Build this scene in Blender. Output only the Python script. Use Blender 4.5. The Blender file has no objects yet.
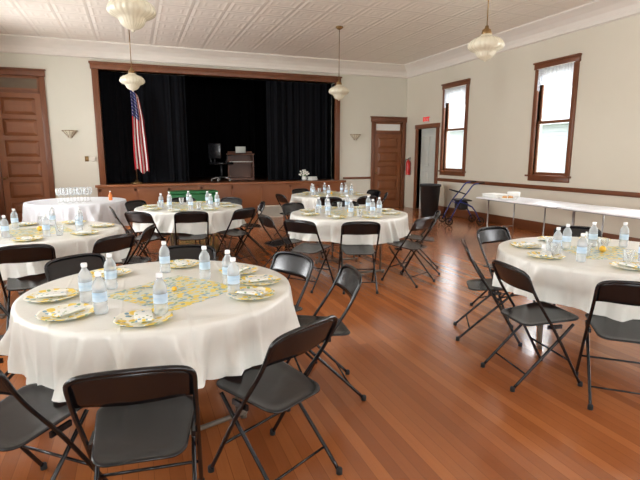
import bpy, bmesh, math, random
from mathutils import Vector, Matrix
random.seed(4)
SC=bpy.context.scene
COL=SC.collection
def lin(c):
    c=c/255.0
    return c/12.92 if c<=0.04045 else ((c+0.055)/1.055)**2.4
def S(r,g,b): return (lin(r),lin(g),lin(b),1.0)

# ---------------------------------------------------------------- materials
class N:
    def __init__(s,name):
        s.m=bpy.data.materials.new(name); s.m.use_nodes=True
        s.t=s.m.node_tree; s.t.nodes.clear()
        s.out=s.t.nodes.new('ShaderNodeOutputMaterial')
    def n(s,typ,**kw):
        x=s.t.nodes.new(typ)
        for k,v in kw.items(): setattr(x,k,v)
        return x
    def l(s,a,b): s.t.links.new(a,b)
    def math(s,op,a,b=None,c=None):
        x=s.n('ShaderNodeMath',operation=op)
        for i,v in enumerate((a,b,c)):
            if v is None: continue
            if isinstance(v,(int,float)): x.inputs[i].default_value=v
            else: s.l(v,x.inputs[i])
        return x.outputs[0]
    def mix(s,f,a,b):
        x=s.n('ShaderNodeMix',data_type='RGBA')
        if isinstance(f,(int,float)): x.inputs[0].default_value=f
        else: s.l(f,x.inputs[0])
        for i,v in ((6,a),(7,b)):
            if isinstance(v,tuple): x.inputs[i].default_value=v
            else: s.l(v,x.inputs[i])
        return x.outputs[2]
    def bsdf(s,color,rough=.5,metal=0,spec=.5,coat=0,normal=None,**kw):
        b=s.n('ShaderNodeBsdfPrincipled')
        if isinstance(color,tuple): b.inputs['Base Color'].default_value=color
        else: s.l(color,b.inputs['Base Color'])
        if isinstance(rough,(int,float)): b.inputs['Roughness'].default_value=rough
        else: s.l(rough,b.inputs['Roughness'])
        b.inputs['Metallic'].default_value=metal
        b.inputs['Specular IOR Level'].default_value=spec
        b.inputs['Coat Weight'].default_value=coat
        b.inputs['Coat Roughness'].default_value=.12
        for k,v in kw.items(): b.inputs[k.replace('_',' ')].default_value=v
        if normal is not None: s.l(normal,b.inputs['Normal'])
        s.l(b.outputs[0],s.out.inputs[0])
        return b
    def coord(s,which='Object'):
        return s.n('ShaderNodeTexCoord').outputs[which]
    def noise(s,vec,scale,detail=3,rough=.5,mapscale=None):
        if mapscale:
            mp=s.n('ShaderNodeMapping'); mp.inputs['Scale'].default_value=mapscale
            s.l(vec,mp.inputs[0]); vec=mp.outputs[0]
        x=s.n('ShaderNodeTexNoise'); s.l(vec,x.inputs['Vector'])
        x.inputs['Scale'].default_value=scale; x.inputs['Detail'].default_value=detail; x.inputs['Roughness'].default_value=rough
        return x.outputs[0]
    def bump(s,h,strength=.3,dist=.01):
        x=s.n('ShaderNodeBump'); s.l(h,x.inputs['Height'])
        x.inputs['Strength'].default_value=strength; x.inputs['Distance'].default_value=dist
        return x.outputs[0]

def vary(name,c1,c2,scale=4,rough=.5,bump=.0,mapscale=None,**kw):
    k=N(name); co=k.coord(); nz=k.noise(co,scale,4,.55,mapscale)
    col=k.mix(nz,c1,c2)
    nrm=k.bump(nz,bump,.01) if bump else None
    k.bsdf(col,rough,normal=nrm,**kw); return k.m

M={}
M['wall']=vary('wall_paint',S(206,203,187),S(213,210,195),1.5,.6,.05)
M['wallr']=vary('wall_paint_warm',S(206,200,182),S(213,207,190),1.5,.6,.05)
M['cornice']=vary('cornice_paint',S(219,213,202),S(227,221,211),3,.5,.05)
M['wood']=vary('dark_trim_wood',S(92,52,30),S(124,74,44),6,.36,.05,(1,1,.12))
M['woodh']=vary('dark_trim_wood_horizontal',S(92,52,30),S(124,74,44),6,.36,.05,(.12,.12,1.5))
M['door']=vary('door_wood',S(118,70,41),S(148,94,58),6,.33,.05,(1,1,.12))
M['stagewood']=vary('stage_front_wood',S(118,68,36),S(150,92,52),5,.33,.05,(.25,1,1))
M['stagefloor']=vary('stage_floor_wood',S(70,40,22),S(92,54,30),5,.4,.05,(4,.3,1))
M['desk']=vary('dark_desk_wood',S(86,50,30),S(108,66,42),6,.4,.05,(1,1,.2))
M['white']=vary('white_paint',S(228,228,220),S(236,236,230),3,.4)
M['greydoor']=vary('pale_grey_paint',S(190,194,186),S(202,206,198),3,.45)
M['transom']=vary('dark_transom_glass',S(96,82,66),S(124,110,92),4,.15)
M['black']=vary('black_enamel',S(13,13,15),S(19,19,21),8,.22)
M['vinyl']=vary('black_vinyl',S(14,14,16),S(20,20,22),30,.26,.05)
M['rubber']=vary('rubber',S(24,24,24),S(34,34,34),20,.8)
M['blackpl']=vary('black_plastic',S(20,20,22),S(30,30,32),20,.5)
M['steel']=vary('steel',S(150,150,150),S(175,175,175),10,.3,metal=.9)
M['brass']=vary('aged_brass',S(120,95,60),S(150,120,80),10,.35,metal=.8)
M['brownmetal']=vary('brown_enamel',S(96,84,72),S(110,98,84),8,.4)
M['plastic']=vary('white_plastic',S(228,229,232),S(236,237,240),5,.3)
M['cap']=vary('bottle_cap_white',S(238,240,242),S(246,247,248),5,.35)
M['label']=vary('bottle_label',S(120,172,208),S(234,241,246),30,.4,0,(.4,.4,1.6))
M['yellow']=vary('lemon_skin',S(236,180,50),S(246,204,80),30,.4,.2)
M['orange']=vary('orange_plastic',S(210,110,40),S(226,130,60),30,.4)
M['green']=vary('green_plastic',S(24,94,50),S(34,114,62),10,.45)
M['red']=vary('red_enamel',S(180,24,20),S(200,36,30),10,.3)
M['blue']=vary('blue_enamel',S(28,42,110),S(38,54,130),10,.3)
M['leaf']=vary('leaf',S(60,110,50),S(90,140,70),20,.5)
M['petal']=vary('petal',S(235,232,220),S(250,248,240),20,.5)
M['paper']=vary('paper',S(225,225,218),S(240,240,236),10,.6)
M['bread']=vary('bread_crust',S(196,140,80),S(220,170,110),30,.6)
M['signw']=vary('sign_face',S(206,196,188),S(216,206,198),10,.5)
M['cream']=vary('cream_plastic',S(205,200,186),S(214,209,196),10,.5)
M['foliage']=vary('tree_foliage',S(100,122,88),S(150,170,130),3,.8,.3)
M['bark']=vary('bark',S(90,78,66),S(110,96,84),6,.9,.3)
M['grass']=vary('lawn',S(110,130,90),S(140,155,110),2,.9)
k=N('pale_siding'); co=k.coord(); sp=k.n('ShaderNodeSeparateXYZ'); k.l(co,sp.inputs[0])
g_=k.math('LESS_THAN',k.math('FRACT',k.math('DIVIDE',sp.outputs[2],.2)),.12)
k.bsdf(k.mix(g_,S(160,165,170),S(128,133,140)),.7); M['siding']=k.m
def emis(name,c,st):
    k=N(name); e=k.n('ShaderNodeEmission'); e.inputs[0].default_value=c; e.inputs[1].default_value=st; k.l(e.outputs[0],k.out.inputs[0]); return k.m
M['exitred']=emis('exit_letters_red',S(225,14,14),1.1)
def velvet(name,a,b):
    k=N(name); co=k.coord(); nz=k.noise(co,25,3)
    k.bsdf(k.mix(nz,a,b),.9,spec=.1); return k.m
M['curtain']=velvet('black_velvet',S(13,14,17),S(18,19,23))
M['curtainb']=velvet('black_backdrop',S(6,6,8),S(9,9,11))
def clear(name,tint,gloss=.2,body=.12):
    k=N(name)
    tr=k.n('ShaderNodeBsdfTransparent'); tr.inputs[0].default_value=(1,1,1,1)
    gl=k.n('ShaderNodeBsdfPrincipled'); gl.inputs['Base Color'].default_value=tint; gl.inputs['Roughness'].default_value=.08
    fr=k.n('ShaderNodeFresnel'); fr.inputs[0].default_value=1.4
    f=k.math('MINIMUM',k.math('ADD',k.math('MULTIPLY',fr.outputs[0],gloss*4),body),1.0)
    mx=k.n('ShaderNodeMixShader'); k.l(f,mx.inputs[0]); k.l(tr.outputs[0],mx.inputs[1]); k.l(gl.outputs[0],mx.inputs[2]); k.l(mx.outputs[0],k.out.inputs[0]); return k.m
M['bottle']=clear('clear_bottle_plastic',S(222,227,228),.25,.3)
M['glass']=clear('clear_glass',S(238,241,241),.25,.15)
M['pane']=clear('window_glass',S(240,245,245),.1,.02)
k=N('opal_glass'); co=k.coord(); bs_=k.bsdf(k.mix(k.noise(co,6),S(226,220,198),S(234,229,210)),.18,spec=.7)
tl=k.n('ShaderNodeBsdfTranslucent'); tl.inputs[0].default_value=S(236,230,208); mx=k.n('ShaderNodeMixShader'); mx.inputs[0].default_value=.3
k.l(bs_.outputs[0],mx.inputs[1]); k.l(tl.outputs[0],mx.inputs[2]); k.l(mx.outputs[0],k.out.inputs[0]); M['opal']=k.m
k=N('white_lace'); co=k.coord(); v=k.n('ShaderNodeTexVoronoi'); v.inputs['Scale'].default_value=40; k.l(co,v.inputs['Vector'])
d=k.n('ShaderNodeBsdfDiffuse'); d.inputs[0].default_value=S(232,235,240)
tl=k.n('ShaderNodeBsdfTranslucent'); tl.inputs[0].default_value=S(170,175,184)
m1=k.n('ShaderNodeMixShader'); m1.inputs[0].default_value=.35; k.l(d.outputs[0],m1.inputs[1]); k.l(tl.outputs[0],m1.inputs[2])
tr=k.n('ShaderNodeBsdfTransparent'); m2=k.n('ShaderNodeMixShader')
k.l(k.math('MULTIPLY',k.math('GREATER_THAN',v.outputs['Distance'],.66),.2),m2.inputs[0]); k.l(m1.outputs[0],m2.inputs[1]); k.l(tr.outputs[0],m2.inputs[2]); k.l(m2.outputs[0],k.out.inputs[0]); M['lace']=k.m
def cloth(name,a,b):
    k=N(name); co=k.coord(); nz=k.noise(co,7,5,.6); nz2=k.noise(co,2.4,3,.5)
    sp=k.n('ShaderNodeSeparateXYZ'); k.l(co,sp.inputs[0])
    def crease(o,off):
        f=k.math('ABSOLUTE',k.math('SUBTRACT',k.math('FRACT',k.math('ADD',k.math('DIVIDE',o,.30),off)),.5))
        return k.math('SUBTRACT',1.0,k.math('MINIMUM',k.math('MULTIPLY',f,26),1.0))
    cr=k.math('MAXIMUM',crease(sp.outputs[0],.2),crease(sp.outputs[1],.6))
    side=k.math('LESS_THAN',sp.outputs[2],.742)
    rg=k.math('MULTIPLY',k.math('ABSOLUTE',k.math('SUBTRACT',k.noise(co,5.5,3,.55,(1,1,.4)),.5)),side)
    h=k.math('ADD',k.math('ADD',k.math('MULTIPLY',nz,.5),k.math('MULTIPLY',rg,-2.2)),k.math('ADD',k.math('MULTIPLY',cr,.3),nz2))
    k.bsdf(k.mix(nz,a,b),.32,normal=k.bump(h,.4,.018)); return k.m
M['cloth']=cloth('ivory_plastic_tablecloth',S(217,217,209),S(228,228,221))
M['clothw']=cloth('white_tablecloth',S(218,222,228),S(230,234,238))
def lemon(name,scale,base,thr,yel,teal=True,ts=.24,gs=.26):
    k=N(name); co=k.coord()
    def blobs(sc,th,off):
        mp=k.n('ShaderNodeMapping'); mp.inputs['Location'].default_value=off; mp.inputs['Scale'].default_value=(1,1.25,.0); k.l(co,mp.inputs[0])
        v=k.n('ShaderNodeTexVoronoi'); v.inputs['Scale'].default_value=sc; k.l(mp.outputs[0],v.inputs['Vector'])
        return k.math('LESS_THAN',v.outputs['Distance'],th)
    c=k.mix(blobs(scale*1.3,gs,(.31,.12,0)),base,S(128,160,110))
    if teal: c=k.mix(blobs(scale*1.0,ts,(.77,.45,0)),c,S(126,166,184))
    c=k.mix(blobs(scale,thr,(0,0,0)),c,yel)
    k.bsdf(c,.35); return k.m
M['plate']=lemon('lemon_print_plate',18,S(232,230,214),.40,S(236,206,76),True,.2,.28)
M['runner']=lemon('lemon_print_runner',22,S(206,212,196),.42,S(232,206,84),True,.36,.3)
M['napkin']=lemon('lemon_print_napkin',26,S(234,236,230),.27,S(236,208,84),True,.28,.24)
k=N('varnished_floorboards'); co=k.coord()
mp=k.n('ShaderNodeMapping'); mp.inputs['Rotation'].default_value=(0,0,math.pi/2); k.l(co,mp.inputs[0])
br=k.n('ShaderNodeTexBrick'); k.l(mp.outputs[0],br.inputs['Vector'])
br.inputs['Color1'].default_value=S(138,74,38); br.inputs['Color2'].default_value=S(192,118,64); br.inputs['Mortar'].default_value=S(112,60,32)
br.inputs['Scale'].default_value=1; br.inputs['Brick Width'].default_value=3.3; br.inputs['Row Height'].default_value=.07; br.inputs['Mortar Size'].default_value=.0015; br.inputs['Bias'].default_value=-.05
br.offset=.37
gr=k.noise(co,9,6,.65,(5,.35,1)); wear=k.noise(co,.9,4,.6); fine=k.noise(co,30,4,.7,(4,.12,1))
c=k.mix(k.math('MULTIPLY',gr,.5),br.outputs[0],S(114,60,30)); c=k.mix(k.math('MULTIPLY',wear,.4),c,S(190,122,70)); c=k.mix(k.math('MULTIPLY',fine,.3),c,S(122,66,34))
rr=k.math('ADD',.10,k.math('MULTIPLY',k.noise(co,3,5,.7),.22))
hh=k.math('ADD',k.math('MULTIPLY',br.outputs['Fac'],-.5),k.math('ADD',k.math('MULTIPLY',k.noise(co,4,3,.5,(3,.6,1)),.9),k.math('MULTIPLY',k.noise(co,13,2,.5,(1,.08,1)),.5)))
k.bsdf(c,rr,spec=.6,coat=.18,normal=k.bump(hh,.3,.004)); M['floor']=k.m
# pressed tin ceiling
k=N('pressed_tin_ceiling'); co=k.coord(); sp=k.n('ShaderNodeSeparateXYZ'); k.l(co,sp.inputs[0])
PC=.56
def cell(o,p): return k.math('MULTIPLY',k.math('ABSOLUTE',k.math('SUBTRACT',k.math('FRACT',k.math('DIVIDE',o,p)),.5)),2.0)
u=cell(sp.outputs[0],PC); w=cell(sp.outputs[1],PC)
mx_=k.math('MAXIMUM',u,w)
def band(c0,wd):
    return k.math('SUBTRACT',1.0,k.math('MINIMUM',k.math('DIVIDE',k.math('ABSOLUTE',k.math('SUBTRACT',mx_,c0)),wd),1.0))
seam=band(1.0,.10); r1=band(.8,.10); r2=band(.42,.12)
fld=k.math('MINIMUM',k.math('MAXIMUM',k.math('MULTIPLY',k.math('SUBTRACT',.78,mx_),6),0.0),1.0)
rad=k.math('SQRT',k.math('ADD',k.math('MULTIPLY',u,u),k.math('MULTIPLY',w,w)))
ros=k.math('MULTIPLY',k.math('MAXIMUM',k.math('SUBTRACT',.34,rad),0.0),3.0)
h=k.math('ADD',k.math('SUBTRACT',k.math('MULTIPLY',r1,.9),k.math('MULTIPLY',seam,1.0)),k.math('ADD',k.math('MULTIPLY',fld,-.5),k.math('ADD',k.math('MULTIPLY',r2,.7),ros)))
c=k.mix(k.math('MULTIPLY',seam,.22),S(232,223,211),S(170,158,146))
c=k.mix(k.math('MULTIPLY',r2,.05),c,S(165,158,148))
k.bsdf(c,.42,normal=k.bump(h,.26,.02)); M['tin']=k.m
# flag (UV based)
k=N('flag_cloth'); uv=k.coord('UV'); sp=k.n('ShaderNodeSeparateXYZ'); k.l(uv,sp.inputs[0])
st=k.math('LESS_THAN',k.math('FRACT',k.math('MULTIPLY',sp.outputs[0],4.5)),.55)
c=k.mix(st,S(225,220,215),S(170,20,32))
can=k.math('MULTIPLY',k.math('LESS_THAN',sp.outputs[0],.62),k.math('GREATER_THAN',sp.outputs[1],.66))
cx=k.math('SUBTRACT',k.math('FRACT',k.math('MULTIPLY',sp.outputs[0],9)),.5); cy=k.math('SUBTRACT',k.math('FRACT',k.math('MULTIPLY',sp.outputs[1],24)),.5)
star=k.math('LESS_THAN',k.math('ADD',k.math('MULTIPLY',cx,cx),k.math('MULTIPLY',cy,cy)),.035)
c=k.mix(can,c,k.mix(star,S(34,42,110),S(225,225,225)))
k.bsdf(c,.7); M['flag']=k.m

# ---------------------------------------------------------------- mesh builder
class MB:
    def __init__(s): s.v=[];s.f=[];s.sm=[];s.uv={}
    def add(s,vs,fs,smooth=False,T=None):
        o=len(s.v)
        for p in vs:
            p=Vector(p)
            if T is not None: p=T@p
            s.v.append(p)
        for f in fs: s.f.append([i+o for i in f]); s.sm.append(smooth)
        return s
    def box(s,x0,x1,y0,y1,z0,z1,T=None,b=0):
        if b<=0:
            return s.add([(x0,y0,z0),(x1,y0,z0),(x1,y1,z0),(x0,y1,z0),(x0,y0,z1),(x1,y0,z1),(x1,y1,z1),(x0,y1,z1)],
              [(0,3,2,1),(4,5,6,7),(0,1,5,4),(1,2,6,5),(2,3,7,6),(3,0,4,7)],False,T)
        bm=bmesh.new(); bmesh.ops.create_cube(bm,size=1)
        for v in bm.verts: v.co=Vector(((x0+x1)/2+v.co.x*(x1-x0),(y0+y1)/2+v.co.y*(y1-y0),(z0+z1)/2+v.co.z*(z1-z0)))
        bmesh.ops.bevel(bm,geom=bm.edges[:],offset=b,segments=2,affect='EDGES',profile=.5)
        bm.verts.index_update()
        vs=[v.co.copy() for v in bm.verts]; fs=[[v.index for v in f.verts] for f in bm.faces]; bm.free()
        return s.add(vs,fs,True,T)
    def tube(s,pts,r,seg=8,sub=0,T=None,cap=True,closed=False):
        P=[Vector(p) for p in pts]
        if sub:
            Q=[];n=len(P)
            for i in range(n-1 if not closed else n):
                g=lambda j:P[j%n] if closed else P[max(0,min(n-1,j))]
                p0,p1,p2,p3=g(i-1),g(i),g(i+1),g(i+2)
                for q in range(sub):
                    t=q/sub
                    Q.append(.5*((2*p1)+(p2-p0)*t+(2*p0-5*p1+4*p2-p3)*t*t+(3*p1-p0-3*p2+p3)*t**3))
            if not closed: Q.append(P[-1])
            P=Q
        n=len(P); vs=[];fs=[]
        up=None
        for i in range(n):
            a=P[(i-1)%n] if closed or i>0 else P[i]; b=P[(i+1)%n] if closed or i<n-1 else P[i]
            d=(b-a).normalized()
            if up is None:
                up=Vector((0,0,1)) if abs(d.z)<.9 else Vector((1,0,0))
            x=d.cross(up)
            if x.length<1e-4: x=d.orthogonal()
            x.normalize(); up=x.cross(d).normalized()
            rr=r[i] if isinstance(r,list) else r
            for j in range(seg):
                t=2*math.pi*j/seg; vs.append(P[i]+x*math.cos(t)*rr+up*math.sin(t)*rr)
        m=n if closed else n-1
        for i in range(m):
            for j in range(seg):
                a=i*seg+j;b=i*seg+(j+1)%seg;c=((i+1)%n)*seg+(j+1)%seg;d=((i+1)%n)*seg+j
                fs.append((a,b,c,d))
        if cap and not closed:
            fs.append(tuple(range(seg))[::-1]); fs.append(tuple((n-1)*seg+j for j in range(seg)))
        return s.add(vs,fs,True,T)
    def lathe(s,prof,seg=32,T=None,sc=0,nsc=12,smooth=True):
        vs=[];fs=[];n=len(prof)
        for (r,z) in prof:
            for j in range(seg):
                t=2*math.pi*j/seg; q=r*(1+sc*math.cos(nsc*t))
                vs.append((q*math.cos(t),q*math.sin(t),z))
        for i in range(n-1):
            for j in range(seg):
                fs.append((i*seg+j,i*seg+(j+1)%seg,(i+1)*seg+(j+1)%seg,(i+1)*seg+j))
        if prof[0][0]>1e-5: fs.append(tuple(range(seg))[::-1])
        if prof[-1][0]>1e-5: fs.append(tuple((n-1)*seg+j for j in range(seg)))
        return s.add(vs,fs,smooth,T)
    def ball(s,c,r,seg=14,T=None,jit=0,rnd=None):
        p=[(max(1e-6,math.sin(math.pi*i/8))*1.0,-math.cos(math.pi*i/8)) for i in range(9)]
        rx,ry,rz=(r,r,r) if not isinstance(r,tuple) else r
        vs=[];fs=[]
        for (a,z) in p:
            for j in range(seg):
                t=2*math.pi*j/seg; q=1+(rnd.uniform(-jit,jit) if rnd else 0)
                vs.append((c[0]+q*a*rx*math.cos(t),c[1]+q*a*ry*math.sin(t),c[2]+q*z*rz))
        for i in range(8):
            for j in range(seg): fs.append((i*seg+j,i*seg+(j+1)%seg,(i+1)*seg+(j+1)%seg,(i+1)*seg+j))
        return s.add(vs,fs,True,T)
    def prism(s,poly,axis,a,b):
        def P(u,v,w): return {'x':(w,u,v),'y':(u,w,v),'z':(u,v,w)}[axis]
        n=len(poly)
        vs=[P(u,v,a) for u,v in poly]+[P(u,v,b) for u,v in poly]
        fs=[(i,(i+1)%n,n+(i+1)%n,n+i) for i in range(n)]+[tuple(range(n))[::-1],tuple(range(n,2*n))]
        return s.add(vs,fs)
    def grid(s,fn,nu,nv,smooth=True,uv=False):
        o=len(s.v); vs=[];fs=[]
        for i in range(nu+1):
            for j in range(nv+1):
                vs.append(fn(i/nu,j/nv))
                if uv: s.uv[o+len(vs)-1]=(i/nu,j/nv)
        for i in range(nu):
            for j in range(nv):
                a=i*(nv+1)+j; fs.append((a,a+nv+1,a+nv+2,a+1))
        return s.add(vs,fs,smooth)
    def mesh(s,name,mat,recalc=True):
        me=bpy.data.meshes.new(name); me.from_pydata([tuple(v) for v in s.v],[],s.f)
        for p,q in zip(me.polygons,s.sm): p.use_smooth=q
        if s.uv:
            ul=me.uv_layers.new()
            for lp in me.loops: ul.data[lp.index].uv=s.uv.get(lp.vertex_index,(0,0))
        if recalc:
            bm=bmesh.new(); bm.from_mesh(me)
            bmesh.ops.remove_doubles(bm,verts=bm.verts[:],dist=1e-6)
            bmesh.ops.recalc_face_normals(bm,faces=bm.faces[:]); bm.to_mesh(me); bm.free()
        me.materials.append(mat); me.update(); return me

def obj(name,me,loc=(0,0,0),rz=0,parent=None,label=None,category=None,group=None,kind=None,rot=None):
    o=bpy.data.objects.new(name,me); COL.objects.link(o)
    o.location=loc; o.rotation_euler=rot if rot else (0,0,rz)
    if parent: o.parent=parent
    if label: o['label']=label
    if category: o['category']=category
    if group: o['group']=group
    if kind: o['kind']=kind
    return o
def part(name,me,loc=(0,0,0),rz=0,sub=(),label=None,rot=None): return dict(name=name,me=me,loc=loc,rz=rz,sub=sub,label=label,rot=rot)
def make(name,parts,loc,rz,label,category,group=None,root=None,scale=1,rot=None):
    r=obj(name,root,loc,rz,None,label,category,group,rot=rot)
    if scale!=1: r.scale=(scale,)*3
    def rec(ps,par):
        for p in ps:
            c=obj(p['name'],p['me'],p['loc'],p['rz'],par,p['label'],rot=p['rot'])
            rec(p['sub'],c)
    rec(parts,r); return r
def struct(name,mb,mat,label=None):
    o=obj(name,mb.mesh(name,mat),kind='structure')
    o['label']=label or name.replace('_',' '); return o

# ---------------------------------------------------------------- room shell
XL,XR,YB,YF,H=-3.1,7.45,-4.2,12.44,3.98
WT=.15
struct('floor',MB().box(XL-.3,XR+.3,YB-.3,YF+.3,-.15,0),M['floor'],'glossy orange-brown varnished narrow plank floor')
struct('ceiling',MB().box(XL-.3,XR+.3,YB-.3,YF+.3,H,H+.15),M['tin'],'pale pressed tin ceiling with square panels')
def wall(name,axis,pos,thick,a0,a1,z0,z1,holes,mat,label):
    us=sorted(set([a0,a1]+[h[0] for h in holes]+[h[1] for h in holes])); zs=sorted(set([z0,z1]+[h[2] for h in holes]+[h[3] for h in holes]))
    mb=MB(); lo,hi=min(pos,pos+thick),max(pos,pos+thick)
    for i in range(len(us)-1):
        for j in range(len(zs)-1):
            cu=(us[i]+us[i+1])/2; cz=(zs[j]+zs[j+1])/2
            if any(h[0]<cu<h[1] and h[2]<cz<h[3] for h in holes): continue
            if axis=='x': mb.box(lo,hi,us[i],us[i+1],zs[j],zs[j+1])
            else: mb.box(us[i],us[i+1],lo,hi,zs[j],zs[j+1])
    return struct(name,mb,mat,label)
WZ0,WZ1=1.12,3.13
wy=[(9.74,10.56),(6.73,7.53),(3.7,4.48),(.65,1.43),(-2.4,-1.6)]
wall('wall_right','x',XR,WT,YB,YF+.22,0,H,[(a,b,WZ0,WZ1) for a,b in wy]+[(10.88,11.76,0,2.22)],M['wallr'],'cream painted side wall with tall windows')
wall('wall_left','x',XL,-WT,YB,YF+.22,0,H,[(a,b,WZ0,WZ1) for a,b in wy],M['wall'],'cream painted side wall')
bx=[(-1.6,-.6),(1.2,2.2),(3.6,4.6),(6.0,6.8)]
wall('wall_rear','y',YB,-WT,XL,XR,0,H,[(a,b,WZ0,WZ1) for a,b in bx],M['wall'],'cream painted rear wall')
wall('wall_back','y',YF,.22,XL,XR,0,H,[(-.62,5.2,0,3.42),(-2.72,-1.82,0,3.2),(6.44,7.32,0,2.43)],M['wall'],'cream plaster wall around the stage opening')
def corn(u0,s):
    return [(u0,H),(u0+s*.28,H),(u0+s*.28,H-.03),(u0+s*.22,H-.06),(u0+s*.14,H-.11),(u0+s*.07,H-.18),(u0+s*.04,H-.25),(u0+s*.04,H-.31),(u0,H-.33)]
struct('trim_1',MB().prism(corn(YF,-1),'x',XL,XR),M['cornice'],'white pressed metal cornice moulding')
mb=MB(); mb.prism([(x,z) for x,z in corn(XR,-1)],'y',YB,YF); struct('trim_2',mb,M['cornice'],'white pressed metal cornice moulding')
mb=MB(); mb.prism([(x,z) for x,z in corn(XL,1)],'y',YB,YF); struct('trim_3',mb,M['cornice'],'white pressed metal cornice moulding')
def bar(name,*b,mat='woodh',label='dark stained wood trim'):
    return struct(name,MB().box(*b,b=.008),M[mat],label)
bar('trim_4',XR-.035,XR,YB,10.78,.84,.92,label='dark wood chair rail')
bar('baseboard_right',XR-.025,XR,YB,10.78,0,.2)
bar('trim_5',XL,XL+.035,YB,YF,.84,.92,label='dark wood chair rail')
bar('baseboard_left',XL,XL+.025,YB,YF,0,.2)
bar('baseboard_back',5.46,6.33,YF-.025,YF,0,.2)
bar('baseboard_back_left',-1.69,-.84,YF-.025,YF,0,.2)
bar('trim_6',5.46,6.33,YF-.03,YF,.84,.9,label='dark wood chair rail')
mb=MB(); mb.box(-.76,-.62,YF-.07,YF+.22,.82,3.42,b=.01); mb.box(5.2,5.34,YF-.07,YF+.22,.82,3.42,b=.01); mb.box(-.78,5.36,YF-.08,YF+.22,3.42,3.55,b=.01); mb.box(-.8,5.38,YF-.1,YF,3.54,3.58)
struct('trim_7',mb,M['wood'],'dark wood proscenium frame around stage')
mb=MB()
mb.box(-.82,5.44,YF-.12,YF+.1,0,.76)
for i in range(9):
    x=-.8+i*.775; mb.box(x,x+.06,YF-.14,YF-.12,.05,.72)
mb.box(-.82,5.44,YF-.14,YF-.12,0,.14); mb.box(-.82,5.44,YF-.14,YF-.12,.66,.76); mb.box(-.86,5.48,YF-.2,YF+.1,.76,.82,b=.008)
struct('trim_8',mb,M['stagewood'],'orange-brown wood paneled stage front')
struct('floor_stage',MB().box(-1.6,6.2,YF+.1,16.2,.7,.815),M['stagefloor'],'dark wooden stage floor')
mb=MB(); mb.box(-1.8,6.4,16.2,16.4,0,4.2); mb.box(-1.8,-1.6,YF+.22,16.3,0,4.2); mb.box(6.2,6.4,YF+.22,16.3,0,4.2); mb.box(-1.8,6.4,YF+.22,16.3,4.1,4.3)
struct('wall_stage',mb,M['curtainb'],'dark walls behind the stage')

def drape(name,x0,x1,y,z0,z1,amp,per,mat,label):
    ph=random.random()*6
    def fn(u,v):
        x=x0+(x1-x0)*u; t=2*math.pi*x/per
        return (x+.02*math.sin(t*.5+ph),y+amp*(math.sin(t+ph+.8*math.sin(x*3))+.5*math.sin(2.3*t+1.5*math.sin(x*1.7)))*(.6+.4*(1-v))*(.6+.4*math.sin(x*5+ph)),z0+(z1-z0)*v)
    obj(name,MB().grid(fn,int((x1-x0)/per*14),10).mesh(name,M[mat]),label=label,category='curtain')
drape('stage_curtain',-.9,1.32,12.98,.83,3.9,.045,.21,'curtain','black velvet stage curtain gathered in folds beside the flag')
drape('stage_curtain',3.42,5.6,12.98,.83,3.9,.045,.21,'curtain','black velvet stage curtain hanging in folds')
drape('backdrop_curtain',-1.5,6.1,15.6,.83,4.05,.05,.3,'curtainb','black backdrop curtain across the rear of the stage')

# ---------------------------------------------------------------- doors
def door(n,x0,x1,zt,ztr,panels,y,mat='door'):
    mb=MB(); w=.11
    mb.box(x0-w,x0,y-.04,y+.22,0,ztr,b=.006); mb.box(x1,x1+w if x1+w<XR else XR,y-.04,y+.22,0,ztr,b=.006)
    mb.box(x0-w-.02,min(x1+w+.02,XR),y-.05,y+.22,ztr,ztr+.12,b=.006); mb.box(x0-w-.04,min(x1+w+.04,XR),y-.07,y,ztr+.12,ztr+.15)
    mb.box(x0,x1,y+.0,y+.14,zt,zt+.06)
    struct('trim_%d'%(20+n),mb,M['wood'],'dark stained door casing with transom')
    mb=MB(); st=.12; yy=y+.02
    mb.box(x0,x0+st,yy,yy+.06,0,zt); mb.box(x1-st,x1,yy,yy+.06,0,zt)
    ph=(zt-.1)/panels
    for i in range(panels+1):
        z=i*ph; mb.box(x0+st,x1-st,yy,yy+.06,z,z+(.2 if i==0 else .1))
    mb.box(x0+st,x1-st,yy+.04,yy+.055,0,zt)
    for i in range(panels):
        a=i*ph+(.2 if i==0 else .1); b=(i+1)*ph; xa,xb=x0+st,x1-st
        m_=.07; vs=[(xa,yy+.04,a),(xb,yy+.04,a),(xb,yy+.04,b),(xa,yy+.04,b),(xa+m_,yy+.012,a+m_),(xb-m_,yy+.012,a+m_),(xb-m_,yy+.012,b-m_),(xa+m_,yy+.012,b-m_)]
        mb.add(vs,[(0,1,5,4),(1,2,6,5),(2,3,7,6),(3,0,4,7),(4,5,6,7),(3,2,1,0)])
    d=struct('door_%d'%n,mb,M[mat],'brown wooden door with horizontal panels')
    kn=MB().lathe([(.001,-.06),(.026,-.055),(.03,-.035),(.012,-.02),(.012,0),(.03,.002),(.03,.006)],16)
    o=obj('door_knob',kn.mesh('door_knob',M['brass']),(x0+.06,yy,1.0),parent=d,rot=(-math.pi/2,0,0))
    mb=MB(); mb.box(x0,x0+.05,yy,yy+.04,zt+.06,ztr); mb.box(x1-.05,x1,yy,yy+.04,zt+.06,ztr); mb.box(x0,x1,yy,yy+.04,zt+.06,zt+.1); mb.box(x0,x1,yy,yy+.04,ztr-.05,ztr)
    obj('transom_sash',mb.mesh('transom_sash',M['door']),parent=d)
    return d
d1=door(1,-2.72,-1.82,2.84,3.2,6,YF)
d2=door(2,6.44,7.32,2.1,2.43,5,YF)
mb=MB().box(-2.67,-1.87,YF+.035,YF+.045,2.94,3.15); obj('transom_glass',mb.mesh('transom_glass',M['transom']),parent=d1)
mb=MB().box(6.49,7.27,YF+.035,YF+.045,2.2,2.38); obj('transom_glass',mb.mesh('transom_glass',M['white']),parent=d2)
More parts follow.
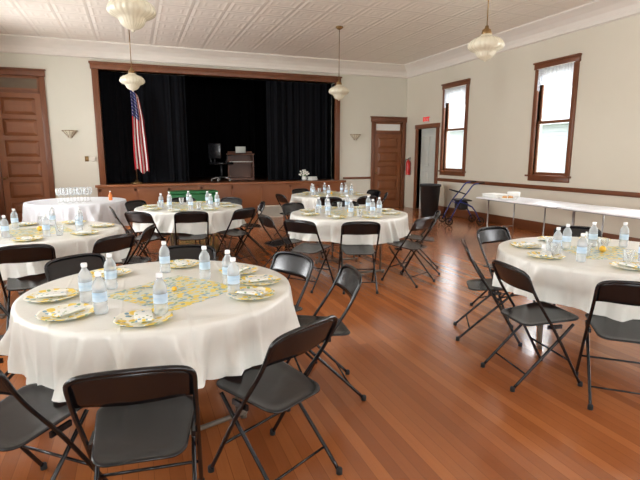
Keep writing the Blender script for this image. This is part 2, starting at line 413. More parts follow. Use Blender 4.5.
struct('wall_hallway',MB().box(-3.2,-1.6,YF+.25,YF+.3,0,3.6).box(6.3,7.6,YF+.25,YF+.3,0,3),M['wall'],'wall behind the doors')
mb=MB(); mb.box(XR-.04,XR+.22,10.77,10.88,0,2.22,b=.006); mb.box(XR-.04,XR+.22,11.76,11.87,0,2.22,b=.006); mb.box(XR-.05,XR+.22,10.75,11.89,2.22,2.33,b=.006)
struct('trim_30',mb,M['wood'],'dark stained door casing')
mb=MB(); mb.box(XR+.1,XR+.14,10.88,11.76,0,2.22)
for z in (.25,1.2): mb.box(XR+.085,XR+.1,10.98,11.28,z,z+.8,b=.006); mb.box(XR+.085,XR+.1,11.36,11.66,z,z+.8,b=.006)
d3=struct('door_3',mb,M['greydoor'],'pale grey painted side door')
obj('door_knob',MB().ball((0,0,0),.03).mesh('door_knob',M['brass']),(XR+.06,10.95,1.0),parent=d3)

# ---------------------------------------------------------------- windows
def window(n,axis,pos,s,a0,a1):
    def B(mb,d0,d1,u0,u1,z0,z1,b=0):
        lo,hi=sorted((pos+s*d0,pos+s*d1))
        if axis=='x': mb.box(lo,hi,u0,u1,z0,z1,b=b)
        else: mb.box(u0,u1,lo,hi,z0,z1,b=b)
    mb=MB(); w=.095
    B(mb,-.035,.11,a0-w,a0,WZ0-.03,WZ1,.006); B(mb,-.035,.11,a1,a1+w,WZ0-.03,WZ1,.006)
    B(mb,-.045,.11,a0-w-.02,a1+w+.02,WZ1,WZ1+.11,.006); B(mb,-.07,0,a0-w-.03,a1+w+.03,WZ1+.10,WZ1+.13)
    B(mb,-.08,.15,a0-w-.03,a1+w+.03,WZ0-.035,WZ0); B(mb,-.03,0,a0-w,a1+w,WZ0-.12,WZ0-.035,.005)
    W=struct('window_%d'%n,mb,M['wood'],'tall double-hung window with dark wood casing')
    zm=(WZ0+WZ1)/2
    for nm,d,z0,z1 in (('lower_sash',.03,WZ0,zm+.03),('upper_sash',.065,zm-.02,WZ1)):
        mb=MB(); t=.04
        B(mb,d,d+.03,a0,a0+t,z0,z1); B(mb,d,d+.03,a1-t,a1,z0,z1); B(mb,d,d+.03,a0+t,a1-t,z0,z0+.055); B(mb,d,d+.03,a0+t,a1-t,z1-.05,z1)
        so=obj(nm,mb.mesh(nm,M['wood']),parent=W)
        mb=MB(); B(mb,d+.012,d+.017,a0+t,a1-t,z0+.055,z1-.05)
        obj('pane',mb.mesh('pane',M['pane']),parent=so)
    return W
n=1
for a,b in wy: window(n,'x',XR,1,a,b); n+=1
for a,b in wy: window(n,'x',XL,-1,a,b); n+=1
for a,b in bx: window(n,'y',YB,-1,a,b); n+=1
for a,b,zb in ((9.73,10.57,2.80),(6.72,7.54,2.84)):
    def fn(u,v,a=a,b=b,zb=zb):
        y=a+(b-a)*u; t=2*math.pi*u*13
        low=zb-.02*abs(math.sin(u*math.pi*7))-(.1 if (u<.08 or u>.92) else 0)
        return (XR-.03+.01*math.sin(t)-.008*v,y,3.13+(low-3.13)*v)
    me=MB().grid(fn,104,14).mesh('lace',M['lace'])
    r=obj('lace_valance',me,label='white lace valance gathered across window top',category='curtain',group='window valances')
    obj('curtain_rod',MB().tube([(XR-.04,a-.02,3.135),(XR-.04,b+.02,3.135)],.007).mesh('rod',M['white']),parent=r)
struct('floor_outside',MB().box(XR+.3,40,-14,50,-.9,-.7),M['grass'],'lawn outside the windows')
hs=MB().box(19,27,15,27,-.7,3.0).mesh('house_wall',M['siding'])
rf=MB().prism([(18.5,2.95),(27.5,2.95),(23,5.4)],'y',14.6,27.4).mesh('roof',M['siding'])
make('neighboring_house',[part('roof',rf)],(0,0,0),0,'pale grey sided house seen outside the windows','house',root=hs)
rnd=random.Random(3)
for (x,y,s) in ((17,12.0,.8),(18,30,1.3)):
    tr_=MB().tube([(0,0,-.9),(.1,.05,1.5),(0,.1,3.2)],[.22,.17,.1]).mesh('trunk',M['bark'])
    fo_=MB()
    for i in range(16):
        a=rnd.uniform(0,6.28); r=rnd.uniform(.2,1.2); fo_.ball((r*math.cos(a),r*math.sin(a),rnd.uniform(2.0,4.2)),(rnd.uniform(.5,.9),rnd.uniform(.5,.9),rnd.uniform(.4,.7)),12,jit=.15,rnd=rnd)
    make('tree',[part('trunk',tr_),part('foliage',fo_.mesh('foliage',M['foliage']))],(x,y,0),0,'leafy green tree outside the windows','tree',scale=s)

# ---------------------------------------------------------------- folding chair
def chair_parts():
    side=[(.225,0.012),(.15,.14),(.07,.28),(-.015,.42),(-.075,.51),(-.135,.60),(-.18,.68),(-.205,.735)]
    L=[(-.205,y,z) for y,z in side]; Rr=[(.205,y,z) for y,z in side][::-1]
    top=[(-.196,-.216,.762),(-.165,-.226,.78),(-.1,-.236,.79),(0,-.24,.793),(.1,-.236,.79),(.165,-.226,.78),(.196,-.216,.762)]
    frame=MB().tube(L+top+Rr,.0102,8,3).mesh('frame',M['black'])
    leg=MB().tube([(0,.15,.425),(0,.08,.35),(0,-.1,.17),(0,-.255,.012)],.0095,8,3).mesh('leg',M['black'])
    cb1=MB().tube([(-.184,-.165,.105),(.184,-.165,.105)],.006).mesh('crossbar',M['black'])
    cb2=MB().tube([(-.205,.125,.185),(.205,.125,.185)],.007).mesh('crossbar',M['black'])
    def rr(hw,y0,y1,z,rad,n=6):
        pts=[]
        for cx,cy,a0 in ((hw-rad,y1-rad,0),(-hw+rad,y1-rad,90),(-hw+rad,y0+rad,180),(hw-rad,y0+rad,270)):
            for i in range(n+1):
                a=math.radians(a0+90*i/n); pts.append((cx+rad*math.cos(a),cy+rad*math.sin(a),z))
        return pts
    def sl(p):
        x,y,z=p; return (x*(1+.12*(y/.2)),y,z+.02*(y/.2))
    rings=[rr(.175,-.175,.193,.436,.055),rr(.18,-.182,.203,.437,.06),rr(.182,-.185,.206,.441,.063),rr(.18,-.182,.203,.446,.06),rr(.17,-.172,.192,.447,.055),rr(.155,-.155,.177,.442,.05),rr(.12,-.12,.14,.44,.04)]
    vs=[];fs=[];m=len(rings[0])
    for r in rings: vs+=[sl(p) for p in r]
    for i in range(len(rings)-1):
        for j in range(m): fs.append((i*m+j,i*m+(j+1)%m,(i+1)*m+(j+1)%m,(i+1)*m+j))
    fs.append(tuple(range(m))[::-1]); fs.append(tuple((len(rings)-1)*m+j for j in range(m)))
    seat=MB().add(vs,fs,True).mesh('seat',M['vinyl'])
    vs=[];fs=[];nu,nv=18,6
    for side_ in (0,1):
        for i in range(nu+1):
            u=-1+2*i/nu
            for j in range(nv+1):
                v=j/nv
                zt=.79-.03*abs(u)**5*1.2; zb=.645+.01*abs(u)**2-.012*abs(u)**6
                z=zb+(zt-zb)*v
                y=-.135-(z-.60)*.52 -.026*(1-u*u)*(1-.6*v)
                th=.002 if 0<j<nv and 0<i<nu else .0012
                vs.append((u*.196,y+(th if side_ else -th),z))
    k=(nu+1)*(nv+1)
    for s_ in (0,1):
        for i in range(nu):
            for j in range(nv):
                a=s_*k+i*(nv+1)+j; f=(a,a+nv+1,a+nv+2,a+1); fs.append(f if s_ else f[::-1])
    for i in range(nu):
        for j in (0,nv):
            a=i*(nv+1)+j; fs.append((a,a+nv+1,a+nv+1+k,a+k))
    for i in (0,nu):
        for j in range(nv):
            a=i*(nv+1)+j; fs.append((a,a+1,a+1+k,a+k))
    back=MB().add(vs,fs,True).mesh('backrest',M['black'])
    foot=MB().lathe([(.001,0),(.0155,0),(.0155,.025),(.012,.03),(.001,.03)],10).mesh('foot_cap',M['rubber'])
    br=MB().box(-.006,.006,-.04,.06,.405,.43).mesh('seat_bracket',M['black'])
    return [part('frame',frame),part('leg',leg,(-.184,0,0)),part('leg',leg,(.184,0,0)),part('crossbar',cb1),part('crossbar',cb2),
            part('seat',seat,sub=[part('seat_bracket',br,(-.19,0,0)),part('seat_bracket',br,(.19,0,0))]),part('backrest',back),
            part('foot_cap',foot,(-.205,.225,0)),part('foot_cap',foot,(.205,.225,0)),part('foot_cap',foot,(-.184,-.255,0)),part('foot_cap',foot,(.184,-.255,0))]
CH=chair_parts()
def chair(bx_,by_,tx,ty,label,group):
    d=Vector((tx-bx_,ty-by_)).normalized(); o=Vector((bx_,by_))+d*.2
    make('folding_chair',CH,(o.x,o.y,0),math.atan2(-d.x,d.y),label,'chair',group)

# ---------------------------------------------------------------- tables
TOP=.745
tt=MB().lathe([(.001,.715),(.74,.715),(.755,.72),(.76,.73),(.755,.74),(.745,TOP),(.001,TOP)],64).mesh('table_top',M['plastic'])
lg=MB()
lg.tube([(-.27,0,.7),(-.27,0,.06),(-.27,0,.03)],.014); lg.tube([(.27,0,.7),(.27,0,.03)],.014); lg.tube([(-.33,0,.03),(.33,0,.03)],.014); lg.tube([(-.27,0,.38),(.27,0,.38)],.01); lg.box(-.33,.33,-.02,.02,.69,.715)
lg.lathe([(.018,0),(.018,.03)],10,T=Matrix.Translation((-.31,0,0))); lg.lathe([(.018,0),(.018,.03)],10,T=Matrix.Translation((.31,0,0)))
lg=lg.mesh('leg_frame',M['brownmetal'])
br=MB().tube([(0,-.38,.42),(0,-.1,.7)],.008).mesh('brace',M['brownmetal'])
TB=[part('table_top',tt),part('leg_frame',lg,(0,-.4,0)),part('leg_frame',lg,(0,.4,0)),part('brace',br),part('brace',br,(0,0,0),math.pi)]
def tablecloth(R,drop,seed,mat):
    rnd=random.Random(seed)
    folds=[]; t=0
    while t<2*math.pi-.1:
        w_=rnd.uniform(.08,.30); folds.append((t+w_/2,w_*.5,rnd.uniform(.4,1.25),rnd.uniform(-.14,.14))); t+=w_
    ks=[(k_,a_,rnd.uniform(0,6.28)) for k_,a_ in ((4,.2),(11,.15),(29,.1))]
    N_=440
    def f(th,t):
        v=0
        for c_,w_,s_,dr in folds:
            d_=abs((th-c_-dr*t+math.pi)%(2*math.pi)-math.pi)
            if d_<w_: v+=s_*(1-d_/w_)
        return v-.35+sum(a*math.sin(k_*th+p) for k_,a,p in ks)
    def hem(th): return 1+.07*math.cos(4*th+ks[0][2])+.03*math.sin(9*th+ks[1][2])
    rows=14; vs=[];fs=[]
    rings=(.0005,.2*R,.4*R,.6*R,.8*R,.92*R,.975*R)
    for r in rings:
        for j in range(N_): th=2*math.pi*j/N_; vs.append((r*math.cos(th),r*math.sin(th),TOP+.004))
    for q in range(rows+1):
        t=q/rows
        for j in range(N_):
            th=2*math.pi*j/N_; ff=f(th,t)
            if q==0: r=R+.003; z=TOP
            else:
                r=R+.006+t*.004+(t**.7)*.066*max(ff,-.12)
                z=TOP-.006-drop*t*hem(th)+.008*t*ff
            th2=th+.02*t*math.sin(11*th+ks[2][2])
            vs.append((r*math.cos(th2),r*math.sin(th2),z))
    n=len(rings)+rows+1
    for i in range(n-1):
        for j in range(N_): fs.append((i*N_+j,i*N_+(j+1)%N_,(i+1)*N_+(j+1)%N_,(i+1)*N_+j))
    return MB().add(vs,fs,True).mesh('tablecloth',M[mat])
plate=MB().lathe([(.001,.002),(.07,.002),(.09,.004),(.118,.013),(.128,.016),(.129,.019),(.118,.0165),(.09,.008),(.07,.006),(.001,.006)],72,sc=.022,nsc=14).mesh('plate',M['plate'])
bb=MB().lathe([(.001,.004),(.02,.0),(.03,.003),(.0325,.012),(.0325,.03),(.0305,.034),(.0325,.038),(.0325,.05),(.0305,.054),(.0325,.058),(.0325,.12),(.031,.125),(.0325,.13),(.032,.14),(.026,.158),(.016,.172),(.0125,.178),(.0125,.19),(.001,.19)],20).mesh('bottle_body',M['bottle'])
bl=MB().lathe([(.0333,.065),(.0333,.11)],20); bl.f=[f for f in bl.f if len(f)==4]; bl.sm=[True]*len(bl.f); bl=bl.mesh('bottle_label',M['label'])
bc=MB().lathe([(.0145,.186),(.015,.19),(.015,.203),(.0135,.206),(.001,.206)],20,sc=.02,nsc=10).mesh('bottle_cap',M['cap'])
BT=[part('bottle_label',bl),part('bottle_cap',bc)]
cupm=MB().lathe([(.001,.002),(.026,0),(.028,.004),(.037,.095),(.039,.097),(.038,.099),(.036,.096),(.027,.008),(.001,.007)],24).mesh('cup',M['glass'])
nap=MB()
nap.box(-.075,.075,-.04,.04,0,.004,b=.0015); nap.box(-.072,.07,-.038,.036,.004,.008,b=.0015); nap=nap.mesh('napkin',M['napkin'])
lem=MB().lathe([(.001,-.045),(.006,-.043),(.01,-.037),(.024,-.026),(.031,-.008),(.031,.008),(.024,.026),(.01,.037),(.006,.043),(.001,.045)],18,T=Matrix.Translation((0,0,.031))@Matrix.Rotation(math.pi/2,4,'Y')).mesh('lemon',M['yellow'])
run=MB()
pts=[]
for i in range(64):
    t=2*math.pi*i/64; c,s_=math.cos(t),math.sin(t); q=.27/max(abs(c),abs(s_)); q*=1-.035*(.5+.5*math.cos(16*t)); pts.append((q*c,q*s_))
run.prism(pts,'z',0,.0015); run=run.mesh('table_runner',M['runner'])
PZ=TOP+.0045
def bottle(x,y,tn): make('water_bottle',BT,(x,y,PZ),random.uniform(0,6),'clear water bottle with blue label on '+tn,'bottle','water bottles on '+tn,root=bb)
def plt(x,y,tn): obj('paper_plate',plate,(x,y,PZ),random.uniform(0,6),label='scalloped lemon-print paper plate on '+tn,category='plate',group='lemon-print plates on '+tn)
def napk(x,y,z,a,tn): obj('paper_napkin',nap,(x,y,z),a,label='folded lemon-print napkin on a plate on '+tn,category='napkin',group='napkins on '+tn)
def cup(x,y,tn): obj('plastic_cup',cupm,(x,y,PZ),label='clear plastic cup on '+tn,category='cup',group='cups on '+tn)
def table(x,y,seed,tn,chairs,rot=0,drop=.27,mat='cloth',a=0,setn=0,runner=True,rc=None,ls=.8,R=.765):
    tb=make('round_table',TB,(x,y,0),rot,'round white folding table under cloth, '+tn,'table','round tables')
    tb.scale=(R/.765,R/.765,1)
    obj('tablecloth',tablecloth(R,drop,seed,mat),(x,y,0),label=('ivory plastic tablecloth draped over ' if mat=='cloth' else 'plain white tablecloth draped over ')+tn,category='tablecloth',group='tablecloths')
    for c in chairs: chair(c[0],c[1],c[2] if len(c)>2 else x,c[3] if len(c)>3 else y,'black metal folding chair at '+tn,'folding chairs around '+tn)
    if runner:
        rx,ry=rc or (x,y)
        obj('table_runner',run,(rx,ry,PZ),rot+.35,label='square lemon-print paper mat on '+tn,category='table mat')
        l_=obj('lemon',lem,(rx,ry,PZ+.0015),1.0,label='yellow lemon on the paper mat',category='fruit',group='centerpiece lemons'); l_.scale=(ls,)*3
    for i in range(setn):
        t=a+2*math.pi*i/setn
        plt(x+.57*math.cos(t),y+.57*math.sin(t),tn); napk(x+.56*math.cos(t),y+.56*math.sin(t),PZ+.019,t+.4,tn)
        t2=t+.32; bottle(x+.40*math.cos(t2),y+.40*math.sin(t2),tn)
        if i%2: cup(x+.43*math.cos(t2+.25),y+.43*math.sin(t2+.25),tn)
N1='the bottle-filled table'; N2='the table near brown door'; N3='the table near the flag'; N4='the glassware table'
N5='the table under pendant lamp'; N6='the table near the organ'; N7='the table near windows'
T1=(.11,2.84)
table(*T1,1,N1,[(-.05,1.66,.07,2.7),(-.62,1.99),(.64,1.86),(1.22,2.68),(1.03,3.25),(-.42,3.72),(-.92,3.12),(.36,3.84)],rot=.3,rc=(.17,2.72),ls=.45,R=.735)
obj('lemon',lem,(.07,2.66,PZ+.0015),2.2,label='small yellow lemon on the paper mat',category='fruit',group='centerpiece lemons').scale=(.4,)*3
for p in [(-.27,2.68),(-.16,2.9),(-.19,2.45),(.08,2.32),(.15,3.2),(.37,2.94),(.48,2.76),(.47,2.54)]: bottle(*p,N1)
for i,p in enumerate([(-.45,2.82),(-.34,2.48),(0.0,2.27),(.55,2.48),(.66,2.74),(.6,3.04),(.27,3.36),(-.18,3.26)]): plt(*p,N1); napk(p[0],p[1],PZ+.019,i*.8,N1)
table(-.92,5.47,2,N2,[(-.86,4.38),(-.2,4.62),(.1,5.15),(-1.9,5.1)],a=.2,setn=7)
table(.74,7.32,3,N3,[(.65,6.28),(.02,6.5),(1.36,6.42),(1.8,7.2),(-.3,7.2),(.74,8.4),(0,8.1),(1.5,8.1)],a=.4,setn=8)
table(-.93,9.01,4,N4,[],drop=.42,mat='clothw',runner=False)
table(2.63,5.78,5,N5,[(2.26,4.65),(1.68,5.0),(1.45,5.6),(3.1,4.72),(3.6,5.2),(2.2,6.85),(3.05,6.85)],a=.1,setn=8)
table(3.56,8.67,6,N6,[(2.5,8.5),(3.1,7.62),(3.8,7.6),(4.5,8.2),(4.6,8.9),(3.3,9.75)],a=.3,setn=7)
table(3.4,2.66,7,N7,[(2.28,2.42,3.25,2.25),(2.55,3.22),(2.64,1.82),(3.3,3.78),(4.1,3.5)],rot=.8)
for p in [(3.02,2.75),(3.24,2.86),(2.95,2.47),(3.53,2.86),(3.76,2.76),(3.35,2.3),(3.65,2.4)]: bottle(*p,N7)
for p in [(3.08,2.87),(3.15,2.6),(3.45,2.7),(3.63,2.97),(2.95,2.7),(3.2,2.3)]: cup(*p,N7)
for i,p in enumerate([(3.02,3.06),(2.84,2.68),(3.1,2.2),(3.45,3.2),(3.8,3.06),(3.55,2.1),(3.95,2.45)]): plt(*p,N7); napk(p[0],p[1],PZ+.019,i*.8,N7)
wg=MB().lathe([(.001,0),(.034,.001),(.034,.003),(.006,.008),(.004,.02),(.004,.10),(.012,.11),(.034,.135),(.042,.165),(.04,.2),(.035,.235),(.033,.235),(.038,.2),(.04,.165),(.032,.138),(.001,.115)],20).mesh('wine_glass',M['glass'])
for i in range(10):
    obj('wine_glass',wg,(-1.15+.1*(i%5)+.04*(i//5),8.68+.13*(i//5),PZ),label='clear stemmed wine glass on the white-clothed table',category='glass',group='wine glasses on the glassware table')
make('orange_juice_bottle',[part('bottle_cap',MB().lathe([(.02,.2),(.02,.22),(.001,.22)],16).mesh('cap',M['cap']))],(-.4,8.9,PZ),0,'small orange juice bottle on the white-clothed table','bottle',root=MB().lathe([(.001,0),(.04,0),(.042,.02),(.042,.12),(.02,.18),(.018,.2),(.001,.2)],16).mesh('juice',M['orange']),scale=.7)

def longtable(yc,label):
    L=1.83/2-.01; W=.38
    top=MB().box(-W,W,-L,L,.715,.74,b=.008).mesh('table_top',M['plastic'])
    lf=MB().tube([(-.3,0,.7),(-.3,0,.03),(-.3,0,.0)],.012).tube([(.3,0,.7),(.3,0,0)],.012).tube([(-.3,0,.2),(.3,0,.2)],.01).box(-.32,.32,-.015,.015,.69,.715).mesh('leg_frame',M['steel'])
    ap=MB().box(-.008,.008,-L+.05,L-.05,.695,.715).mesh('apron_rail',M['steel'])
    make('folding_table',[part('table_top',top),part('leg_frame',lf,(0,-.65,0)),part('leg_frame',lf,(0,.65,0)),part('apron_rail',ap,(-W+.09,0,0)),part('apron_rail',ap,(W-.09,0,0))],(6.27,yc,0),0,label,'table','long folding tables')
longtable(6.37,'long white plastic folding table holding food trays'); longtable(4.53,'empty long white plastic folding table'); longtable(2.69,'empty long white plastic folding table')
tray=MB().lathe([(.001,0),(.13,0),(.15,.015),(.155,.03),(.148,.03),(.135,.015),(.001,.01)],32).mesh('tray',M['paper'])
rb=MB().ball((0,0,0),(.05,.04,.025))
rb=rb.mesh('roll',M['bread'])
make('serving_plate',[part('bread_roll',rb,(.05,0,.035)),part('bread_roll',rb,(-.05,.03,.035))],(6.12,6.7,.74),0,'low white plate of rolls on the long table','plate',root=tray)
obj('food_tray',MB().box(-.14,.14,-.18,.18,0,.06,b=.01).box(-.15,.15,-.19,.19,.06,.07,b=.003).mesh('food_tray',M['paper']),(6.14,7.06,.74),label='shallow covered white food tray on long table',category='tray')
obj('paper_plate_stack',MB().lathe([(.001,0),(.08,0),(.11,.02),(.11,.1),(.08,.085),(.001,.085)],28).mesh('stack',M['paper']),(6.47,6.95,.74),label='stack of white paper plates on the long table',category='plates')

# ---------------------------------------------------------------- pendant lamps
def lamp(x,y,zc):
    can=MB().lathe([(.001,0),(.07,0),(.075,-.02),(.04,-.045),(.01,-.06),(.001,-.06)],24).mesh('canopy',M['brass'])
    rod=MB().tube([(0,0,zc+.22-H),(0,0,-.05)],.007).mesh('rod',M['brass'])
    z=zc-H
    fit=MB().lathe([(.001,.235),(.02,.23),(.025,.2),(.05,.185),(.058,.15),(.058,.12),(.05,.12),(.001,.13)],24,T=Matrix.Translation((0,0,z))).mesh('fitter',M['brass'])
    gl=MB().lathe([(.055,.14),(.065,.12),(.105,.10),(.15,.082),(.185,.055),(.202,.02),(.203,.0),(.192,-.02),(.168,-.038),(.14,-.05),(.118,-.062),(.108,-.08),(.098,-.102),(.078,-.124),(.052,-.14),(.03,-.148),(.016,-.152),(.013,-.166),(.001,-.17)],120,T=Matrix.Translation((0,0,z)),sc=.022,nsc=24).mesh('glass_shade',M['opal'])
    make('pendant_lamp',[part('canopy',can),part('rod',rod),part('fitter',fit),part('glass_shade',gl)],(x,y,H),0,'pendant lamp with fluted cream glass shade hanging from ceiling','lamp','pendant lamps')
for x in (.07,3.93):
    for y in (4.83,9.18): lamp(x,y,2.75)

def sconce(x,z):
    gl=MB()
    def fn(u,v):
        a=math.pi*u; r=.035+v*.105
        return (r*math.cos(a)*1.15,-.01-r*math.sin(a)*.75,-.08+v*.13)
    gl.grid(fn,18,6); gl.lathe([(.001,-.12),(.02,-.1),(.035,-.08),(.001,-.078)],14,T=Matrix.Translation((0,-.02,0)))
    pl=MB().box(-.05,.05,-.012,0,-.1,.04,b=.004).mesh('wall_plate',M['brass'])
    bars=MB()
    for i in range(7):
        a=math.pi*i/6; bars.tube([(.036*math.cos(a)*1.15,-.01-.036*math.sin(a)*.75,-.08),(.145*math.cos(a)*1.15,-.012-.145*math.sin(a)*.75,.052)],.004,6)
    rim=[(.143*math.cos(math.pi*i/12)*1.15,-.012-.143*math.sin(math.pi*i/12)*.75,.052) for i in range(13)]
    bars.tube(rim,.006,6)
    make('wall_sconce',[part('wall_plate',pl),part('shade',gl.mesh('shade',M['opal'])),part('shade_frame',bars.mesh('shade_frame',M['brass']))],(x,YF,z),0,'fan-shaped glass uplight sconce mounted on the wall','wall lamp','wall sconces')
sconce(-1.3,2.0); sconce(5.83,2.02)
obj('light_switch',MB().box(-.04,.04,-.01,0,-.06,.06,b=.003).box(-.008,.008,-.02,-.01,-.015,.015).mesh('light_switch',M['brass']),(-1.0,YF,1.42),label='small metal light switch plate on the wall',category='light switch')
obj('thermostat',MB().box(-.05,.05,-.03,0,-.06,.06,b=.006).box(-.03,.03,-.034,-.03,0,.03).mesh('thermostat',M['cream']),(-.86,YF,1.42),label='cream wall thermostat beside the stage frame',category='thermostat')

es=MB().box(-.05,0,-.13,.13,-.07,.07,b=.006).mesh('sign_box',M['signw'])
cu=bpy.data.curves.new('exit_text','FONT'); cu.body='EXIT'; cu.size=.145; cu.align_x='CENTER'; cu.align_y='CENTER'; cu.extrude=.002; cu.offset=.007
to=bpy.data.objects.new('tmp',cu); COL.objects.link(to); bpy.context.view_layer.update()
tm=bpy.data.meshes.new_from_object(to); bpy.data.objects.remove(to); tm.materials.clear(); tm.materials.append(M['exitred'])
ex=make('exit_sign',[part('lettering',tm,(-.053,0,0),rot=(math.pi/2,0,-math.pi/2),label='red EXIT letters')],(XR,11.33,2.45),0,'small exit sign with red letters above the side door','sign',root=es)
fe=MB().lathe([(.001,0),(.06,0),(.065,.02),(.065,.34),(.05,.39),(.02,.41),(.02,.43),(.001,.43)],20).mesh('cylinder',M['red'])
fh=MB().tube([(0,0,.43),(0,0,.46),(.02,-.05,.48),(.02,-.1,.47)],.01,8,3).box(-.012,.012,-.09,.02,.44,.452).mesh('valve_handle',M['blackpl'])
fo=MB().tube([(0,0.02,.44),(-.05,.05,.42),(-.08,.04,.3),(-.075,.03,.12)],.009,8,4).mesh('hose',M['rubber'])
fb=MB().box(.055,.085,-.02,.02,.25,.35).mesh('bracket',M['steel'])
make('fire_extinguisher',[part('valve_handle',fh),part('hose',fo),part('bracket',fb)],(XR-.085,12.12,.95),0,'red fire extinguisher hanging on wall by the corner','fire extinguisher',root=fe)
tc=MB().lathe([(.001,0),(.19,0),(.2,.02),(.245,.74),(.26,.75),(.26,.79),(.235,.79),(.23,.75),(.19,.04),(.001,.03)],32).mesh('can_body',M['blackpl'])
ti=MB().lathe([(.232,.795),(.25,.8),(.268,.792),(.268,.74),(.262,.74)],32,sc=.01,nsc=9); ti.f=[f for f in ti.f if len(f)==4]; ti.sm=[True]*len(ti.f)
make('trash_can',[part('bin_liner',ti.mesh('liner',M['rubber']))],(6.85,10.2,0),0,'round black trash can standing by side door','trash can',root=tc)
wf=MB()
for s_ in (-1,1):
    x=s_*.27
    wf.tube([(x,.34,.1),(x,.16,.48),(x,-.02,.72),(x,-.14,.88),(x,-.26,.91)],.014,8,4); wf.tube([(x,-.32,.1),(x,-.14,.4),(x,.14,.52)],.014,8,3)
wf.tube([(-.27,.16,.48),(.27,.16,.48)],.011); wf.tube([(-.27,-.14,.4),(.27,-.14,.4)],.01)
brk=MB().tube([(-.27,.02,.68),(-.24,.2,.74),(0,.28,.76),(.24,.2,.74),(.27,.02,.68)],.014,10,4).mesh('backrest',M['blackpl'])
wh=MB().tube([(0,.075*math.cos(t*math.pi/10),.075*math.sin(t*math.pi/10)) for t in range(20)],.014,8,0,closed=True).lathe([(.001,-.015),(.022,-.015),(.022,.015),(.001,.015)],12,T=Matrix.Rotation(math.pi/2,4,'Y'))
for i in range(5):
    a=i*2*math.pi/5; wh.tube([(0,0,0),(0,.07*math.cos(a),.07*math.sin(a))],.006,6)
wh=wh.mesh('wheel',M['rubber'])
gr_=MB().tube([(0,0,0),(0,-.12,.01)],.016,10).mesh('hand_grip',M['rubber'])
st_=MB().box(-.24,.24,-.14,.16,.52,.55,b=.012).mesh('seat',M['blackpl'])
bk=MB().box(-.18,.18,-.08,.12,.33,.51,b=.03).mesh('basket',M['blackpl'])
make('rollator_walker',[part('frame',wf.mesh('frame',M['blue'])),part('seat',st_),part('backrest',brk),part('storage_pouch',bk)]+[part('wheel',wh,(sx*.27,yy,.09)) for sx in (-1,1) for yy in (-.33,.35)]+[part('hand_grip',gr_,(sx*.27,-.25,.91)) for sx in (-1,1)],(6.72,8.75,0),math.radians(70),'dark blue four-wheeled rollator walker by the window wall','walker')
mb=MB(); mb.box(-.28,.28,-.14,.14,0,.02); mb.box(-.28,.28,.125,.14,0,.26); mb.box(-.28,-.26,-.14,.14,0,.26); mb.box(.26,.28,-.14,.14,0,.26); mb.box(-.29,.29,-.15,.15,.25,.27)
for i in range(9): mb.box(-.27,.27,-.135,-.12,.03+i*.024,.043+i*.024)
obj('floor_register',mb.mesh('register',M['cream']),(3.1,11.5,0),label='slatted cream metal heating vent box near the stage',category='vent')
gb=MB().box(-.55,.55,-.2,.2,0,.6,b=.03).mesh('bin_body',M['green']); gl_=MB().box(-.57,.57,-.22,.22,.6,.66,b=.015).mesh('lid',M['green'])
make('storage_bin',[part('lid',gl_)],(1.3,11.95,0),0,'long green plastic storage bin beside the stage','storage bin',root=gb)

# ---------------------------------------------------------------- stage things
SZ=.815
pole=MB().tube([(0,0,.03),(0,0,2.35)],.014,10).mesh('pole',M['brass'])
base=MB().lathe([(.001,0),(.15,0),(.15,.02),(.05,.05),(.03,.09),(.001,.09)],24).mesh('flag_base',M['brass'])
fin=MB().lathe([(.001,2.34),(.02,2.35),(.025,2.38),(.012,2.4),(.02,2.43),(.001,2.5)],12).mesh('finial',M['brass'])
def ff(u,v):
    s=1-v
    w=.17+.10*min(1,s*3.2)**.8+.05*s
    x=-.03+u*w
    y=-.05-.055*math.sin(u*math.pi*5+v*1.2)*(.45+.55*min(1,s*2))
    z=2.28-1.95*s-.2*u*(1-s)+.05*math.sin(u*9)*s-.08*u*s
    return (x+.01*math.sin(s*6+u*3),y,z)
fl=MB().grid(ff,80,30,uv=True).mesh('flag_cloth',M['flag'],recalc=False)
make('american_flag',[part('pole',pole),part('flag_base',base),part('finial',fin),part('flag_cloth',fl)],(.06,12.72,SZ),0,'American flag hanging from a brass-topped pole on the stage','flag')
mb=MB(); mb.box(-.36,.36,-.2,.2,.0,.06); mb.box(-.36,-.33,-.22,.22,.06,.7); mb.box(.33,.36,-.22,.22,.06,.7); mb.box(-.33,.33,.12,.2,.06,.7); mb.box(-.38,.38,-.25,.24,.7,.74,b=.008); mb.box(-.33,.33,-.18,.12,.46,.5); mb.box(-.34,.34,.08,.22,.74,.8,b=.008)
ky=MB().box(-.32,.32,-.2,-.05,.5,.512)
for i in range(22):
    if i%7 not in (2,6): ky.box(-.306+i*.028,-.293+i*.028,-.14,-.05,.512,.522)
make('small_organ',[part('keyboard',ky.mesh('keyboard',M['white']))],(2.85,13.75,SZ),math.radians(-8),'small dark wooden organ standing on the stage','organ',root=mb.mesh('organ_body',M['desk']))
lp=MB().box(-.14,.14,-.1,.1,0,.015,b=.004).mesh('laptop_base',M['blackpl']); ls=MB().box(-.14,.14,.1,.112,.01,.19,b=.004).mesh('screen',M['greydoor'])
make('laptop',[part('screen',ls)],(2.85,13.65,SZ+.74),math.radians(-8),'open laptop on top of the organ','laptop',root=lp)
seat=MB().box(-.24,.24,-.23,.23,.44,.51,b=.03).mesh('seat',M['vinyl']); bk=MB().box(-.21,.21,-.27,-.23,.6,1.0,b=.02).box(-.025,.025,-.26,-.235,.46,.65).mesh('backrest',M['vinyl'])
col=MB().tube([(0,0,.1),(0,0,.45)],.025,12).mesh('gas_column',M['blackpl'])
bs=MB()
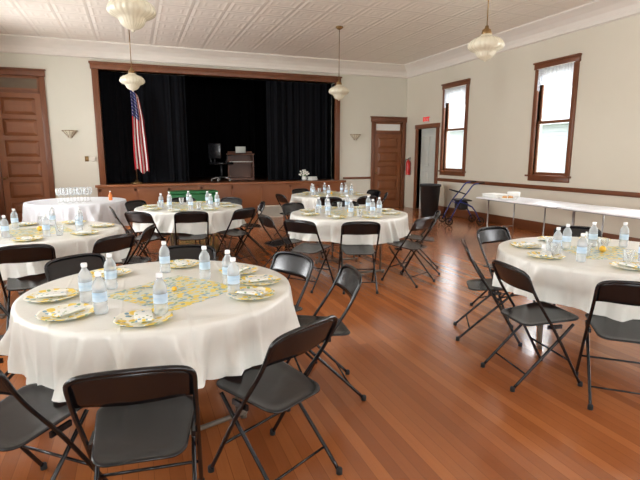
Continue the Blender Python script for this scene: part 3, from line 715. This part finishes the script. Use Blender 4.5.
for i in range(5):
    a=i*2*math.pi/5; bs.tube([(0,0,.12),(.27*math.cos(a),.27*math.sin(a),.07)],.016,8); bs.ball((.27*math.cos(a),.27*math.sin(a),.032),.032,10)
bs=bs.mesh('wheel_base',M['steel'])
arm=MB().tube([(.24,-.1,.48),(.29,-.1,.6),(.29,-.08,.68),(.29,.12,.69)],.014,8,3).mesh('armrest',M['blackpl'])
arm2=MB().tube([(-.24,-.1,.48),(-.29,-.1,.6),(-.29,-.08,.68),(-.29,.12,.69)],.014,8,3).mesh('armrest',M['blackpl'])
make('office_chair',[part('seat',seat),part('backrest',bk),part('gas_column',col),part('wheel_base',bs),part('armrest',arm),part('armrest',arm2)],(2.2,13.1,SZ),math.radians(-50),'black swivel office chair on the stage','office chair')
vs_=MB().lathe([(.001,0),(.05,0),(.07,.05),(.06,.11),(.05,.12),(.001,.11)],18).mesh('vase',M['white'])
pt=MB(); lf=MB(); rnd=random.Random(8)
for i in range(22):
    a=rnd.uniform(0,6.28); r=rnd.uniform(.02,.14); z=.2+rnd.uniform(-.04,.1)-r*.4
    pt.ball((r*math.cos(a),r*math.sin(a),z),(.032,.032,.024),8); lf.tube([(0,0,.1),(r*.6*math.cos(a),r*.6*math.sin(a),z-.04),(r*math.cos(a),r*math.sin(a),z)],.005,5)
make('flower_arrangement',[part('blossom',pt.mesh('blossoms',M['petal'])),part('stem',lf.mesh('stems',M['leaf']))],(4.42,12.75,SZ),0,'white flowers in a low white vase at the stage edge','flowers',root=vs_)
obj('paper_stack',MB().box(-.12,.12,-.09,.09,0,.03,b=.004).box(-.11,.12,-.09,.08,.031,.06,b=.004).box(-.12,.11,-.08,.09,.061,.1,b=.004).mesh('stack',M['paper']),(4.66,12.75,SZ),.2,label='stack of white papers at the stage edge',category='papers')

# ---------------------------------------------------------------- light
def area(name,loc,rot,sx,sy,power,col=(.98,.985,1)):
    l=bpy.data.lights.new(name,'AREA'); l.shape='RECTANGLE'; l.size=sx; l.size_y=sy; l.energy=power; l.color=col
    o=bpy.data.objects.new(name,l); COL.objects.link(o); o.location=loc; o.rotation_euler=rot; return o
zc=(WZ0+WZ1)/2
for (a,b) in wy[:2]:
    area('daylight_sky',(XR+1.7,(a+b)/2,4.9),(0,math.radians(50),0),2.4,2.4,800)
for (a,b),pw in zip(wy[2:],(480,240,150)):
    area('daylight_window',(XR+.5,(a+b)/2,zc),(0,math.pi/2,0),2.6,1.7,pw)
for (a,b),pw in zip(wy,(600,560,420,200,130)):
    area('daylight_window',(XL-.5,(a+b)/2,zc),(0,-math.pi/2,0),2.6,1.7,pw)
for a,b in bx: area('daylight_window',((a+b)/2,YB-.5,zc),(math.pi/2,0,0),1.9,2.6,185)
wd=bpy.data.worlds.new('sky'); SC.world=wd; wd.use_nodes=True
bg=wd.node_tree.nodes['Background']; bg.inputs[0].default_value=(.93,.97,1,1); bg.inputs[1].default_value=6.0

cam=bpy.data.cameras.new('camera'); cam.sensor_width=36; cam.lens=27.0; cam.clip_start=.05
co=bpy.data.objects.new('camera',cam); COL.objects.link(co); co.location=(0,0,1.5); co.rotation_euler=(math.radians(80),0,math.radians(-21)); SC.camera=co
SC.view_settings.view_transform='Standard'; SC.view_settings.exposure=-.1
